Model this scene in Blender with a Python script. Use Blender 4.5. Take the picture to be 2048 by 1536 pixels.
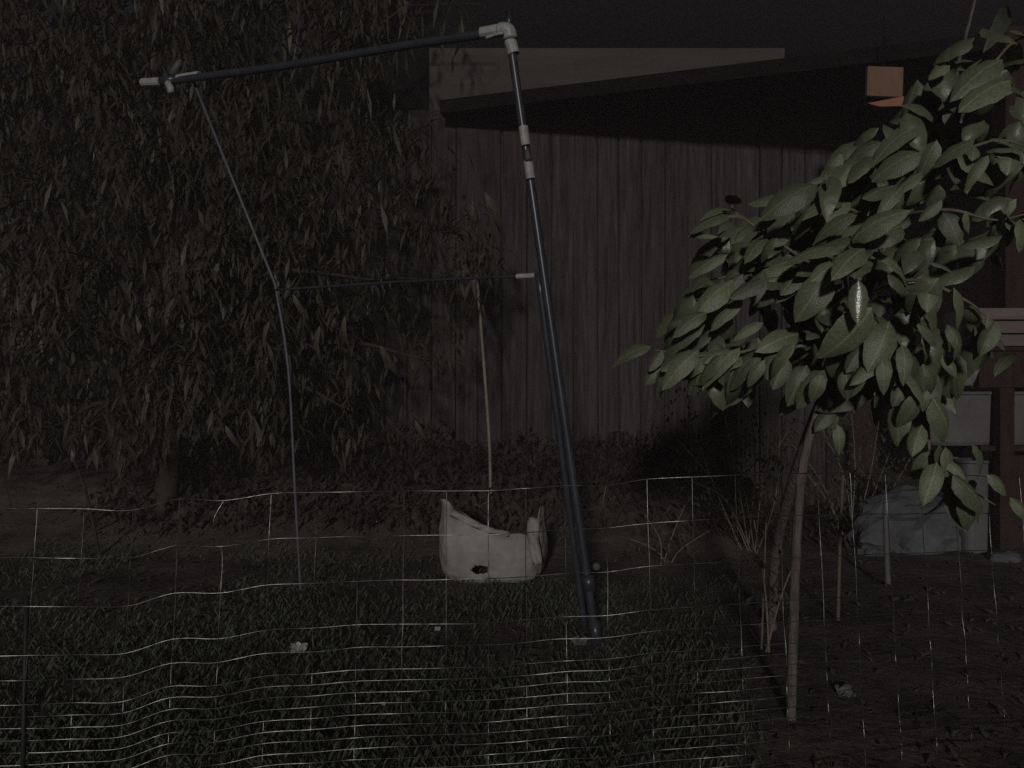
import bpy, bmesh, math, random
import numpy as np
from mathutils import Vector, Matrix, noise

scene = bpy.context.scene
for o in list(bpy.data.objects):
    bpy.data.objects.remove(o)
COL = scene.collection
random.seed(11)

# ------------------------------------------------------------------ camera
F = 1607.0            # focal length in pixels of the 2048-wide photograph
CAM_Z = 0.95
cam_d = bpy.data.cameras.new('camera')
cam = bpy.data.objects.new('camera', cam_d)
COL.objects.link(cam)
cam.location = (0, 0, CAM_Z)
cam.rotation_euler = (math.radians(90), 0, 0)
cam_d.sensor_width = 36
cam_d.lens = F / 2048 * 36
cam_d.clip_start = 0.05
cam_d.clip_end = 400
scene.camera = cam

# ------------------------------------------------------------------ night sky, one weak low light from behind the viewer
SUN_EL, SUN_AZ = math.radians(13), math.radians(187)      # azimuth clockwise from +Y
SUN_STRENGTH = 1.25
world = bpy.data.worlds.new('World')
scene.world = world
world.use_nodes = True
wn = world.node_tree
bg = wn.nodes['Background']
sky = wn.nodes.new('ShaderNodeTexSky')
sky.sky_type = 'NISHITA'
sky.sun_disc = False
sky.sun_elevation = SUN_EL
sky.sun_rotation = SUN_AZ
wn.links.new(sky.outputs[0], bg.inputs[0])
bg.inputs[1].default_value = 0.0026
sd = bpy.data.lights.new('sun', 'SUN')
sd.energy = SUN_STRENGTH
sd.angle = math.radians(3.5)
sd.color = (1.0, 0.965, 0.945)
so = bpy.data.objects.new('sun', sd)
COL.objects.link(so)
sv = Vector((math.sin(SUN_AZ) * math.cos(SUN_EL), math.cos(SUN_AZ) * math.cos(SUN_EL), math.sin(SUN_EL)))
so.rotation_euler = sv.to_track_quat('Z', 'Y').to_euler()
so.location = sv * 20
scene.view_settings.view_transform = 'Standard'
scene.view_settings.look = 'None'
scene.view_settings.exposure = 0
scene.view_settings.gamma = 1
scene.view_settings.use_curve_mapping = False
scene.render.filter_size = 2.2
scene.cycles.use_denoising = False
scene.cycles.max_bounces = 6

# ------------------------------------------------------------------ helpers
def P(px, py, d):
    """a point seen at photograph pixel (px, py), d metres ahead"""
    return Vector(((px - 1024) / F * d, d, CAM_Z + (768 - py) / F * d))

def sstep(a, b, t):
    t = max(0.0, min(1.0, (t - a) / (b - a)))
    return t * t * (3 - 2 * t)

def gz(x, y):
    """height of the ground"""
    bank = 0.30 * sstep(4.3, 5.7, y) * (1 - sstep(1.0, 1.9, x))
    n = noise.noise(Vector((x * 0.9, y * 0.9, 3.1))) * 0.035 + noise.noise(Vector((x * 4, y * 4, 1.7))) * 0.014
    if y > 4.4:
        n += noise.noise(Vector((x * 2.2, y * 2.2, 8.0))) * 0.05 * sstep(4.4, 5.2, y)
    return bank + n * (1 - sstep(12, 25, abs(y)))

def ground_at(px, py):
    """walk down the line of sight of a pixel until it meets the ground"""
    d = 1.2
    while d < 6:
        p = P(px, py, d)
        if p.z <= gz(p.x, p.y):
            return p
        d += 0.01
    return P(px, py, 6)

MATS = {}
def mat(name, col, rough=0.8, spec=0.3, metal=0.0, var=0.3, scale=6.0, bump=0.0, bscale=40.0,
        stretch=(1, 1, 1), col2=None, trans=0.0, coat=0.0, perobj=0.0, fine=0.0):
    m = bpy.data.materials.new(name)
    m.use_nodes = True
    nt = m.node_tree
    b = nt.nodes['Principled BSDF']
    b.inputs['Roughness'].default_value = rough
    b.inputs['Specular IOR Level'].default_value = spec
    b.inputs['Metallic'].default_value = metal
    b.inputs['Coat Weight'].default_value = coat
    tc = nt.nodes.new('ShaderNodeTexCoord')
    mp = nt.nodes.new('ShaderNodeMapping')
    mp.inputs['Scale'].default_value = stretch
    nt.links.new(tc.outputs['Object'], mp.inputs['Vector'])
    if perobj > 0:                                           # every piece gets its own stretch of the pattern
        oi0 = nt.nodes.new('ShaderNodeObjectInfo')
        ml = nt.nodes.new('ShaderNodeVectorMath'); ml.operation = 'SCALE'
        ml.inputs[0].default_value = (31, 17, 43)
        nt.links.new(oi0.outputs['Random'], ml.inputs['Scale'])
        nt.links.new(ml.outputs[0], mp.inputs['Location'])
    no = nt.nodes.new('ShaderNodeTexNoise')
    no.inputs['Scale'].default_value = scale
    no.inputs['Detail'].default_value = 6
    no.inputs['Roughness'].default_value = 0.65
    nt.links.new(mp.outputs[0], no.inputs['Vector'])
    rp = nt.nodes.new('ShaderNodeValToRGB')
    c2 = col2 or tuple(c * (1 - var) for c in col)
    rp.color_ramp.elements[0].position = 0.33
    rp.color_ramp.elements[1].position = 0.68
    rp.color_ramp.elements[0].color = (*c2, 1)
    rp.color_ramp.elements[1].color = (*(tuple(min(1, c * (1 + var * 0.4)) for c in col)), 1)
    nt.links.new(no.outputs['Fac'], rp.inputs['Fac'])
    last = rp.outputs['Color']
    if fine > 0:
        wn_ = nt.nodes.new('ShaderNodeTexNoise')
        wn_.inputs['Scale'].default_value = 260
        wn_.inputs['Detail'].default_value = 3
        nt.links.new(mp.outputs[0], wn_.inputs['Vector'])
        mr = nt.nodes.new('ShaderNodeMapRange')
        mr.inputs[1].default_value, mr.inputs[2].default_value = 0.3, 0.7
        mr.inputs[3].default_value, mr.inputs[4].default_value = 1 - fine, 1 + fine
        nt.links.new(wn_.outputs['Fac'], mr.inputs[0])
        mx = nt.nodes.new('ShaderNodeVectorMath')
        mx.operation = 'SCALE'
        nt.links.new(last, mx.inputs[0])
        nt.links.new(mr.outputs[0], mx.inputs['Scale'])
        last = mx.outputs[0]
    if perobj > 0:
        oi = nt.nodes.new('ShaderNodeObjectInfo')
        mr = nt.nodes.new('ShaderNodeMapRange')
        mr.inputs[3].default_value, mr.inputs[4].default_value = 1 - perobj, 1 + perobj
        nt.links.new(oi.outputs['Random'], mr.inputs[0])
        mx = nt.nodes.new('ShaderNodeVectorMath')
        mx.operation = 'SCALE'
        nt.links.new(last, mx.inputs[0])
        nt.links.new(mr.outputs[0], mx.inputs['Scale'])
        last = mx.outputs[0]
    nt.links.new(last, b.inputs['Base Color'])
    if name == 'leaf':                                       # paler midrib and faint side veins
        sx = nt.nodes.new('ShaderNodeSeparateXYZ')
        nt.links.new(tc.outputs['Object'], sx.inputs[0])
        ab = nt.nodes.new('ShaderNodeMath'); ab.operation = 'ABSOLUTE'
        nt.links.new(sx.outputs['Y'], ab.inputs[0])
        rib = nt.nodes.new('ShaderNodeMapRange')
        rib.inputs[1].default_value, rib.inputs[2].default_value = 0.008, 0.022
        rib.inputs[3].default_value, rib.inputs[4].default_value = 1.0, 0.0
        nt.links.new(ab.outputs[0], rib.inputs[0])
        sl = nt.nodes.new('ShaderNodeMath'); sl.operation = 'MULTIPLY_ADD'
        nt.links.new(ab.outputs[0], sl.inputs[0]); sl.inputs[1].default_value = -0.9
        nt.links.new(sx.outputs['X'], sl.inputs[2])
        sn = nt.nodes.new('ShaderNodeMath'); sn.operation = 'MULTIPLY'; sn.inputs[1].default_value = 62
        nt.links.new(sl.outputs[0], sn.inputs[0])
        si = nt.nodes.new('ShaderNodeMath'); si.operation = 'SINE'
        nt.links.new(sn.outputs[0], si.inputs[0])
        vn = nt.nodes.new('ShaderNodeMapRange')
        vn.inputs[1].default_value, vn.inputs[2].default_value = 0.75, 1.0
        vn.inputs[3].default_value, vn.inputs[4].default_value = 0.0, 0.35
        nt.links.new(si.outputs[0], vn.inputs[0])
        mxx = nt.nodes.new('ShaderNodeMath'); mxx.operation = 'MAXIMUM'
        nt.links.new(rib.outputs[0], mxx.inputs[0]); nt.links.new(vn.outputs[0], mxx.inputs[1])
        mr = nt.nodes.new('ShaderNodeMapRange')
        mr.inputs[3].default_value, mr.inputs[4].default_value = 1.0, 1.55
        nt.links.new(mxx.outputs[0], mr.inputs[0])
        mx = nt.nodes.new('ShaderNodeVectorMath'); mx.operation = 'SCALE'
        nt.links.new(last, mx.inputs[0]); nt.links.new(mr.outputs[0], mx.inputs['Scale'])
        last = mx.outputs[0]
        nt.links.new(last, b.inputs['Base Color'])
    if bump > 0:
        n2 = nt.nodes.new('ShaderNodeTexNoise')
        n2.inputs['Scale'].default_value = bscale
        n2.inputs['Detail'].default_value = 5
        nt.links.new(mp.outputs[0], n2.inputs['Vector'])
        bp = nt.nodes.new('ShaderNodeBump')
        bp.inputs['Strength'].default_value = bump
        bp.inputs['Distance'].default_value = 0.01
        nt.links.new(n2.outputs['Fac'], bp.inputs['Height'])
        nt.links.new(bp.outputs[0], b.inputs['Normal'])
    if trans > 0:
        tr = nt.nodes.new('ShaderNodeBsdfTranslucent')
        nt.links.new(last, tr.inputs[0])
        ms = nt.nodes.new('ShaderNodeMixShader')
        ms.inputs[0].default_value = trans
        out = nt.nodes['Material Output']
        nt.links.new(b.outputs[0], ms.inputs[1])
        nt.links.new(tr.outputs[0], ms.inputs[2])
        nt.links.new(ms.outputs[0], out.inputs[0])
    MATS[name] = m
    return m

class MB:
    """collects vertices and faces of ONE mesh"""
    def __init__(s):
        s.v, s.f = [], []
    def add(s, vs, fs):
        k = len(s.v)
        s.v += [tuple(v) for v in vs]
        s.f += [tuple(i + k for i in f) for f in fs]
        return s
    def box(s, c, size, rot=None):
        c = Vector(c)
        h = Vector(size) / 2
        vs = []
        for x in (-1, 1):
            for y in (-1, 1):
                for z in (-1, 1):
                    q = Vector((x * h.x, y * h.y, z * h.z))
                    if rot:
                        q = rot @ q
                    vs.append(c + q)
        return s.add(vs, [(0, 1, 3, 2), (4, 6, 7, 5), (0, 4, 5, 1), (2, 3, 7, 6), (0, 2, 6, 4), (1, 5, 7, 3)])
    def tube(s, pts, r, n=8, caps=True):
        pts = [Vector(p) for p in pts]
        rs = r if isinstance(r, (list, tuple)) else [r] * len(pts)
        vs, fs = [], []
        t0 = (pts[1] - pts[0]).normalized()
        up = Vector((0, 1, 0)) if abs(t0.y) < 0.9 else Vector((1, 0, 0))
        a = t0.cross(up).normalized()
        for i, p in enumerate(pts):
            t = (pts[min(i + 1, len(pts) - 1)] - pts[max(i - 1, 0)]).normalized()
            a = (a - t * a.dot(t)).normalized()
            b = t.cross(a)
            for k in range(n):
                w = 2 * math.pi * k / n
                vs.append(p + (a * math.cos(w) + b * math.sin(w)) * rs[i])
        for i in range(len(pts) - 1):
            for k in range(n):
                fs.append((i * n + k, i * n + (k + 1) % n, (i + 1) * n + (k + 1) % n, (i + 1) * n + k))
        if caps:
            fs.append(tuple(range(n - 1, -1, -1)))
            fs.append(tuple((len(pts) - 1) * n + k for k in range(n)))
        return s.add(vs, fs)
    def mesh(s, name, m, smooth=False):
        me = bpy.data.meshes.new(name)
        me.from_pydata(s.v, [], s.f)
        me.update()
        bm = bmesh.new()
        bm.from_mesh(me)
        bmesh.ops.recalc_face_normals(bm, faces=bm.faces)
        bm.to_mesh(me)
        bm.free()
        if m:
            me.materials.append(m)
        if smooth:
            me.polygons.foreach_set('use_smooth', [True] * len(me.polygons))
        return me
    def build(s, name, m, parent=None, smooth=False, bevel=0.0):
        o = bpy.data.objects.new(name, s.mesh(name, m, smooth))
        COL.objects.link(o)
        if parent is not None:
            attach(o, parent)
        if bevel > 0:
            bv = o.modifiers.new('bevel', 'BEVEL')
            bv.width = bevel
            bv.segments = 2
        return o

def world_matrix(o):
    m = Matrix.LocRotScale(o.location, o.rotation_euler, o.scale)
    return world_matrix(o.parent) @ o.matrix_parent_inverse @ m if o.parent else m

def attach(o, parent):
    """child keeps the place its vertices were given in world space"""
    o.parent = parent
    o.matrix_parent_inverse = world_matrix(parent).inverted()

def tag(o, label, cat, group=None):
    o['label'] = label
    o['category'] = cat
    if group:
        o['group'] = group
    return o

def thing(name, label, cat, loc, group=None):
    o = bpy.data.objects.new(name, None)
    COL.objects.link(o)
    o.location = loc
    o.empty_display_size = 0.05
    return tag(o, label, cat, group)

def spline(pts, n=6):
    pts = [Vector(p) for p in pts]
    q = [pts[0] * 2 - pts[1]] + pts + [pts[-1] * 2 - pts[-2]]
    out = []
    for i in range(1, len(q) - 2):
        p0, p1, p2, p3 = q[i - 1:i + 3]
        for k in range(n):
            t = k / n
            out.append(0.5 * ((2 * p1) + (p2 - p0) * t + (2 * p0 - 5 * p1 + 4 * p2 - p3) * t * t
                              + (3 * p1 - p0 - 3 * p2 + p3) * t ** 3))
    out.append(pts[-1])
    return out

def lin(a, b, n):
    return [a + (b - a) * i / (n - 1) for i in range(n)]

# ------------------------------------------------------------------ materials
mat('soil', (0.082, 0.070, 0.063), 0.95, 0.1, var=0.6, scale=3.5, bump=0.8, bscale=30, fine=0.5)
mat('grass', (0.052, 0.060, 0.038), 0.7, 0.3, var=0.5, scale=2.0)
mat('siding', (0.047, 0.038, 0.0395), 0.9, 0.15, var=0.6, scale=4.5, stretch=(9, 1, 0.55), bump=0.5, bscale=20, perobj=0.16, fine=0.25)
mat('upper_siding', (0.058, 0.050, 0.047), 0.85, 0.15, var=0.25, scale=3, stretch=(0.4, 1, 3), bump=0.3, bscale=25, perobj=0.05, fine=0.2)
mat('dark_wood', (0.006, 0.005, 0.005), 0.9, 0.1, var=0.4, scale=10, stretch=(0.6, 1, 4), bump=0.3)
mat('dark_red_wood', (0.03, 0.017, 0.014), 0.85, 0.15, var=0.4, scale=8, stretch=(4, 4, 0.7), bump=0.3)
mat('roofing', (0.0075, 0.0075, 0.008), 0.95, 0.1, var=0.4, scale=30, bump=0.6)
mat('pipe', (0.032, 0.036, 0.046), 0.34, 0.4, var=0.3, scale=15, fine=0.1)
mat('pvc', (0.30, 0.295, 0.285), 0.45, 0.4, var=0.3, scale=40, fine=0.15)
mat('wire', (0.27, 0.27, 0.265), 0.34, 0.5, metal=0.92, var=0.8, scale=45)
mat('stake_green', (0.016, 0.017, 0.016), 0.6, 0.3, var=0.3)
mat('bamboo', (0.19, 0.16, 0.125), 0.6, 0.3, var=0.4, scale=18, stretch=(1, 1, 0.6))
mat('sack', (0.27, 0.257, 0.252), 0.6, 0.3, var=0.22, scale=7, bump=0.5, bscale=22, col2=(0.20, 0.185, 0.17), trans=0.12, fine=0.08)
mat('bark', (0.112, 0.094, 0.088), 0.9, 0.2, var=0.45, scale=16, stretch=(3, 3, 0.7), bump=0.8, bscale=30, fine=0.25)
mat('twig', (0.15, 0.125, 0.095), 0.8, 0.2, var=0.35, scale=25)
mat('leaf', (0.126, 0.140, 0.086), 0.42, 0.5, var=0.3, scale=16, trans=0.14, perobj=0.3, bump=0.25, bscale=45, fine=0.12)
mat('narrow_leaf', (0.058, 0.051, 0.037), 0.55, 0.35, var=0.5, scale=1.6, trans=0.2)
mat('far_leaf', (0.040, 0.033, 0.028), 0.8, 0.2, var=0.5, scale=1.2, trans=0.15)
mat('weed_leaf', (0.062, 0.060, 0.040), 0.6, 0.3, var=0.4, scale=5, trans=0.2)
mat('litter', (0.065, 0.053, 0.045), 0.9, 0.1, var=0.6, scale=4)
mat('stone', (0.085, 0.087, 0.09), 0.9, 0.15, var=0.4, scale=6, bump=0.8, bscale=14, fine=0.25)
mat('tub', (0.092, 0.088, 0.087), 0.6, 0.3, var=0.25, scale=5, fine=0.15)
mat('crate_wood', (0.125, 0.100, 0.094), 0.85, 0.2, var=0.3, scale=6, stretch=(0.6, 1, 5), perobj=0.12, fine=0.15)
mat('rag', (0.15, 0.14, 0.135), 0.9, 0.1, var=0.25, scale=12, bump=0.4)
mat('orange_wood', (0.165, 0.092, 0.062), 0.75, 0.25, var=0.25, scale=9, stretch=(1, 1, 0.5), fine=0.15)
mat('orange_lit', (0.27, 0.125, 0.068), 0.7, 0.25, var=0.2, scale=9)  # lighter orange: light falling on the flap is put into its colour
mat('dull_cane', (0.10, 0.085, 0.07), 0.8, 0.2, var=0.4, scale=14)
mat('undergrowth', (0.045, 0.034, 0.030), 0.85, 0.15, var=0.5, scale=2.5, trans=0.15)
mat('dark_bark', (0.04, 0.032, 0.027), 0.95, 0.1, var=0.4, scale=12)
mat('rod', (0.085, 0.085, 0.10), 0.5, 0.3, var=0.3, scale=20)
mat('paper', (0.32, 0.32, 0.30), 0.8, 0.2, var=0.35, scale=30)

# ------------------------------------------------------------------ ground
xs = np.concatenate([np.linspace(-25, -5, 14)[:-1], np.linspace(-5, 5, 131), np.linspace(5, 25, 14)[1:]])
ys = np.concatenate([np.linspace(-6, 0.5, 8)[:-1], np.linspace(0.5, 7, 101), np.linspace(7, 25, 16)[1:]])
mb = MB()
mb.v = [(x, y, gz(x, y)) for y in ys for x in xs]
nx = len(xs)
mb.f = [(j * nx + i, j * nx + i + 1, (j + 1) * nx + i + 1, (j + 1) * nx + i) for j in range(len(ys) - 1) for i in range(nx - 1)]
g = mb.build('ground', MATS['soil'], smooth=True)
g['kind'] = 'structure'

# ------------------------------------------------------------------ house: board wall, upper siding band, patio roof
WALL_D = 6.0
house = thing('house', 'weathered board-clad house wall with dark patio roof across its top', 'house', (1.2, WALL_D, 0.0))
W = 0.172
x = -3.0
rb = random.Random(3)
board_meshes = []
while x < 2.35:
    w = W * rb.uniform(0.9, 1.08)
    if len(board_meshes) < 6:
        bm_ = MB()
        # slightly cupped board, chamfered long edges
        h0, h1 = 0.0, 2.92
        prof = [(-0.5, 0.0), (-0.475, -0.014), (0.0, -0.017 + rb.uniform(-0.004, 0.003)), (0.475, -0.014), (0.5, 0.0)]
        n = len(prof)
        vs = [(px_ * (W - 0.004), py_, h0) for px_, py_ in prof] + [(px_ * (W - 0.004), py_, h1) for px_, py_ in prof]
        fs = [(i, i + 1, n + i + 1, n + i) for i in range(n - 1)] + [tuple(range(n)), tuple(range(2 * n - 1, n - 1, -1)), (0, n, 2 * n - 1, n - 1)]
        board_meshes.append(bm_.add(vs, fs).mesh('board', MATS['siding']))
    o = bpy.data.objects.new('board', rb.choice(board_meshes))
    COL.objects.link(o)
    o.location = (x + w / 2, WALL_D + rb.uniform(-0.007, 0.007), 0.02)
    o.scale.x = w / W
    o.rotation_euler.y = rb.uniform(-0.003, 0.003)
    o.parent = house
    o.matrix_parent_inverse = Matrix.Translation(house.location).inverted()
    x += w
MB().box((-0.32, WALL_D + 0.054, 1.5), (5.4, 0.08, 3.0)).build('backing_wall', MATS['siding'], house)
# upper band of lapped planks, above the patio roof
for k in range(4):
    z = 3.00 + k * 0.133
    b = MB()
    rot = Matrix.Rotation(math.radians(6), 3, 'X')
    b.box((0.71, WALL_D + 0.03, z), (2.66, 0.022, 0.132), rot)
    b.build('plank', MATS['upper_siding'], house)
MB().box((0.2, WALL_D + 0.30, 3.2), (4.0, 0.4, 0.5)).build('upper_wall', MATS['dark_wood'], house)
b = MB()
b.add([(-1.4, 6.25, 3.42), (7.5, 6.25, 3.42), (7.5, 8.8, 5.3), (-1.4, 8.8, 5.3), (-1.4, 6.3, 3.34), (7.5, 6.3, 3.34), (7.5, 8.85, 5.22), (-1.4, 8.85, 5.22)],
      [(0, 1, 2, 3), (7, 6, 5, 4), (0, 4, 5, 1), (1, 5, 6, 2), (2, 6, 7, 3), (3, 7, 4, 0)])
b.build('roof', MATS['roofing'], house)  # dark slope added to cover the sky, so sky light can be stronger
# patio roof: near-black front beam drawn for a soft shadow, from far left to near right, roof sheet behind it
A = P(880, 200, 5.8); B = P(2140, 46, 4.6)
th = 0.095
b = MB()
n_ = Vector((B.y - A.y, -(B.x - A.x), 0)).normalized()
if n_.y > 0:
    n_ = -n_
d_ = Vector((0, 0, th))
b.add([A, B, B - d_, A - d_, A - n_ * 0.05, B - n_ * 0.05, B - n_ * 0.05 - d_, A - n_ * 0.05 - d_],
      [(0, 1, 2, 3), (4, 7, 6, 5), (0, 4, 5, 1), (3, 2, 6, 7), (0, 3, 7, 4), (1, 5, 6, 2)])
b.build('shade_beam', MATS['dark_wood'], house)
b = MB()
q = [A - n_ * 0.055, B - n_ * 0.055, Vector((B.x + 1.5, B.y, B.z)), Vector((B.x + 1.5, 9.3, B.z)), Vector((2.2, 9.3, B.z)), Vector((2.2, WALL_D, B.z)), Vector((A.x, WALL_D, A.z))]
b.add([v - Vector((0, 0, 0.03)) for v in q] + [v - Vector((0, 0, 0.055)) for v in q],
      [tuple(range(7)), tuple(range(13, 6, -1))] + [(k, 7 + k, 7 + (k + 1) % 7, (k + 1) % 7) for k in range(7)])
MB().box((4.2, 9.2, 1.5), (4.2, 0.1, 3.0)).build('porch_back_wall', MATS['dark_red_wood'], house)  # porch recess added so the corner under the patio roof stays dark
MB().box((2.42, 7.6, 1.5), (0.08, 3.1, 2.98)).build('porch_inner_wall', MATS['dark_red_wood'], house)
b.build('patio_roof', MATS['roofing'], house)
for k in range(7):                                           # rafters under the sheet
    t = 0.18 + k * 0.13
    s_ = A + (B - A) * t - n_ * 0.055
    ln = WALL_D - 0.03 - s_.y
    if ln > 0.15:
        MB().box((s_.x, s_.y + 0.03 + ln / 2, s_.z - 0.074), (0.045, ln - 0.06, 0.034)).build('rafter', MATS['dark_wood'], house)
pp = P(2020, 100, 4.62)
MB().box((pp.x, pp.y, 1.5), (0.13, 0.13, 2.96)).build('patio_post', MATS['dark_red_wood'], house)
MB().box((4.1, 6.4, 1.35), (0.06, 4.0, 2.7)).build('side_wall', MATS['dark_red_wood'], house)

# orange box hung under the patio beam
c = P(1771, 172, 4.78)
nb = thing('wooden_box', 'small orange wooden box hanging in the dark below the patio roof', 'box', c - Vector((0, 0, 0.12)))
s = 4.78 / F
r_ = Matrix.Rotation(math.radians(2), 3, 'Y')
MB().box(c + Vector((0, 0.0185, 0.028)), (72 * s, 0.035, 60 * s), r_).build('case', MATS['orange_wood'], nb, bevel=0.004)
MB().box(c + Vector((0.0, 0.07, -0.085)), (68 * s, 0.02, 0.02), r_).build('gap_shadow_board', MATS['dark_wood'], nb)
b = MB()
l0, l1, z0, z1 = -36 * s, 36 * s, -0.092, -0.118
b.add([c + Vector((l0, -0.005, z0 - 0.012)), c + Vector((l1, -0.005, z0 + 0.03)), c + Vector((l1, 0.0, z1)), c + Vector((l0 + 0.07, 0.0, z1 - 0.004)),
       c + Vector((l0, 0.04, z0 - 0.012)), c + Vector((l1, 0.04, z0 + 0.03)), c + Vector((l1, 0.04, z1)), c + Vector((l0 + 0.07, 0.04, z1 - 0.004))],
      [(0, 1, 2, 3), (7, 6, 5, 4), (0, 4, 5, 1), (1, 5, 6, 2), (2, 6, 7, 3), (3, 7, 4, 0)])
b.build('bottom_flap', MATS['orange_lit'], nb)
MB().tube([c + Vector((0, 0.02, 0.11)), c + Vector((0.0, 0.02, 0.42))], 0.004, 5).build('hanger', MATS['dark_wood'], nb)

# ------------------------------------------------------------------ potting bench at the right edge
BD = 4.35
def bx(name, x0, x1, y0, y1, d0, depth, m, parent, bevel=0.0):
    a, b2 = P(x0, y0, d0), P(x1, y1, d0)
    return MB().box(((a.x + b2.x) / 2, d0 + depth / 2, (a.z + b2.z) / 2), (abs(b2.x - a.x), depth, abs(a.z - b2.z))).build(name, m, parent, bevel=bevel)
pb = P(2050, 1000, BD)
bench = thing('potting_bench', 'dark wooden garden bench with thick apron at the right edge', 'bench', (pb.x, BD, 0))
bx('apron', 1958, 2190, 702, 775, BD, 0.05, MATS['dark_red_wood'], bench)
bx('top', 1948, 2200, 694, 701, BD - 0.02, 0.62, MATS['dark_red_wood'], bench)
gl = P(2014, 1122, BD)
for lx in (2014, 2170):
    for dd in (0.0, 0.5):
        a = P(lx, 776, BD + 0.003)
        zb = gz(a.x, BD + dd) - 0.02
        MB().box((a.x, BD + 0.03 + dd, (a.z + zb) / 2), (0.078, 0.06, a.z - zb)).build('leg', MATS['dark_red_wood'], bench)
bx('lower_shelf', 1962, 2180, 892, 902, BD + 0.04, 0.48, MATS['dark_red_wood'], bench)
cr = P(2050, 694, BD)
crate = thing('crate', 'pale slatted crate standing on the dark garden bench', 'crate', (cr.x, BD + 0.25, cr.z))
for k, (ya, yb) in enumerate([(616, 639), (642, 666), (669, 692)]):
    bx('slat', 1946, 2150, ya, yb, BD + 0.02, 0.018, MATS['crate_wood'], crate, 0.003)
bx('back_panel', 1950, 2146, 617, 692, BD + 0.34, 0.02, MATS['crate_wood'], crate)
bx('end_panel', 1948, 1958, 618, 692, BD + 0.04, 0.30, MATS['crate_wood'], crate)
def tub(name, label, x0, x1, y0, y1, d, dep, group):
    a, b2 = P(x0, y0, d), P(x1, y1, d)
    t = thing(name, label, 'tub', ((a.x + b2.x) / 2, d + dep / 2, b2.z), group)
    m = MB()
    cx, cy, wx = (a.x + b2.x) / 2, d + dep / 2, (b2.x - a.x) / 2
    rings = []
    for (sx, z) in ((0.86, b2.z), (0.9, b2.z + 0.02), (1.0, a.z - 0.02), (0.95, a.z - 0.02), (0.82, b2.z + 0.03)):
        ring = []
        for k in range(28):
            w = 2 * math.pi * k / 28
            e = 0.5
            ring.append((cx + wx * sx * math.copysign(abs(math.cos(w)) ** e, math.cos(w)), cy + dep / 2 * sx * math.copysign(abs(math.sin(w)) ** e, math.sin(w)), z))
        rings.append(ring)
    vs = [v for r in rings for v in r]
    fs = [(i * 28 + k, i * 28 + (k + 1) % 28, (i + 1) * 28 + (k + 1) % 28, (i + 1) * 28 + k) for i in range(4) for k in range(28)]
    fs += [tuple(range(27, -1, -1)), tuple(4 * 28 + k for k in range(28))]
    m.add(vs, fs).build('body', MATS['tub'], t, smooth=False)
    rim = []
    for k in range(29):
        w = 2 * math.pi * k / 28
        rim.append((cx + wx * 1.01 * math.copysign(abs(math.cos(w)) ** 0.5, math.cos(w)), cy + dep / 2 * 1.01 * math.copysign(abs(math.sin(w)) ** 0.5, math.sin(w)), a.z - 0.012))
    MB().tube(rim, 0.011, 6, False).build('rim', MATS['tub'], t, smooth=True)
tub('storage_tub', 'wide pale grey tub on the lower shelf of the dark bench', 1848, 2095, 782, 892, BD + 0.09, 0.36, None)
tub('small_tub', 'small pale grey tub on the ground under the bench shelf', 1930, 1999, 920, 1108, BD + 0.12, 0.22, None)
# rag hanging over the bench's end
b = MB()
n1, n2 = 9, 9
vs = []
for j in range(n2):
    for i in range(n1):
        u, v = i / (n1 - 1), j / (n2 - 1)
        px_ = 1918 + 44 * u * (1 - 0.35 * v) + 6 * math.sin(u * 7 + v * 3)
        p = P(px_, 703 + 74 * v - 6 * math.sin(u * 3), BD - 0.05 + 0.012 * math.sin(u * 9))
        vs.append(p)
b.add(vs, [(j * n1 + i, j * n1 + i + 1, (j + 1) * n1 + i + 1, (j + 1) * n1 + i) for j in range(n2 - 1) for i in range(n1 - 1)])
rg = b.build('rag', MATS['rag'], smooth=True)
sm = rg.modifiers.new('thick', 'SOLIDIFY'); sm.thickness = 0.004
tag(rg, 'pale grey rag hanging from the left end of the dark bench', 'rag')

# boulder in front of the bench
def blob(name, cx, cy, cz, rx, ry, rz, m, seed, amp=0.25, sub=3):
    bm = bmesh.new()
    bmesh.ops.create_icosphere(bm, subdivisions=sub, radius=1)
    for v in bm.verts:
        n = noise.fractal(v.co * 1.4 + Vector((seed, 0, 0)), 1.0, 2.0, 4)
        v.co *= 1 + amp * n
        if v.co.z < -0.3:
            v.co.z = -0.3
        v.co = Vector((v.co.x * rx + cx, v.co.y * ry + cy, v.co.z * rz + cz))
    me = bpy.data.meshes.new(name)
    bm.to_mesh(me); bm.free()
    me.materials.append(m)
    o = bpy.data.objects.new(name, me)
    COL.objects.link(o)
    return o
bp_ = ground_at(1872, 1105)
tag(blob('boulder', bp_.x, bp_.y + 0.22, bp_.z + 0.05, 0.37, 0.26, 0.26, MATS['stone'], 4.2, 0.28, 4),
    'low pale grey boulder on the soil in front of the bench', 'boulder')
for k, (px_, py_, r, lab) in enumerate([(1745, 1108, 0.07, 'small grey stone at the left foot of the boulder'),
                                        (2010, 1120, 0.06, 'small grey stone to the right of the boulder')]):
    q = ground_at(px_, py_)
    tag(blob('stone', q.x, q.y, q.z + 0.01, r * 1.3, r, r * 0.7, MATS['stone'], 9 + k, 0.3, 3), lab, 'stone', 'small stones by the boulder')

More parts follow.
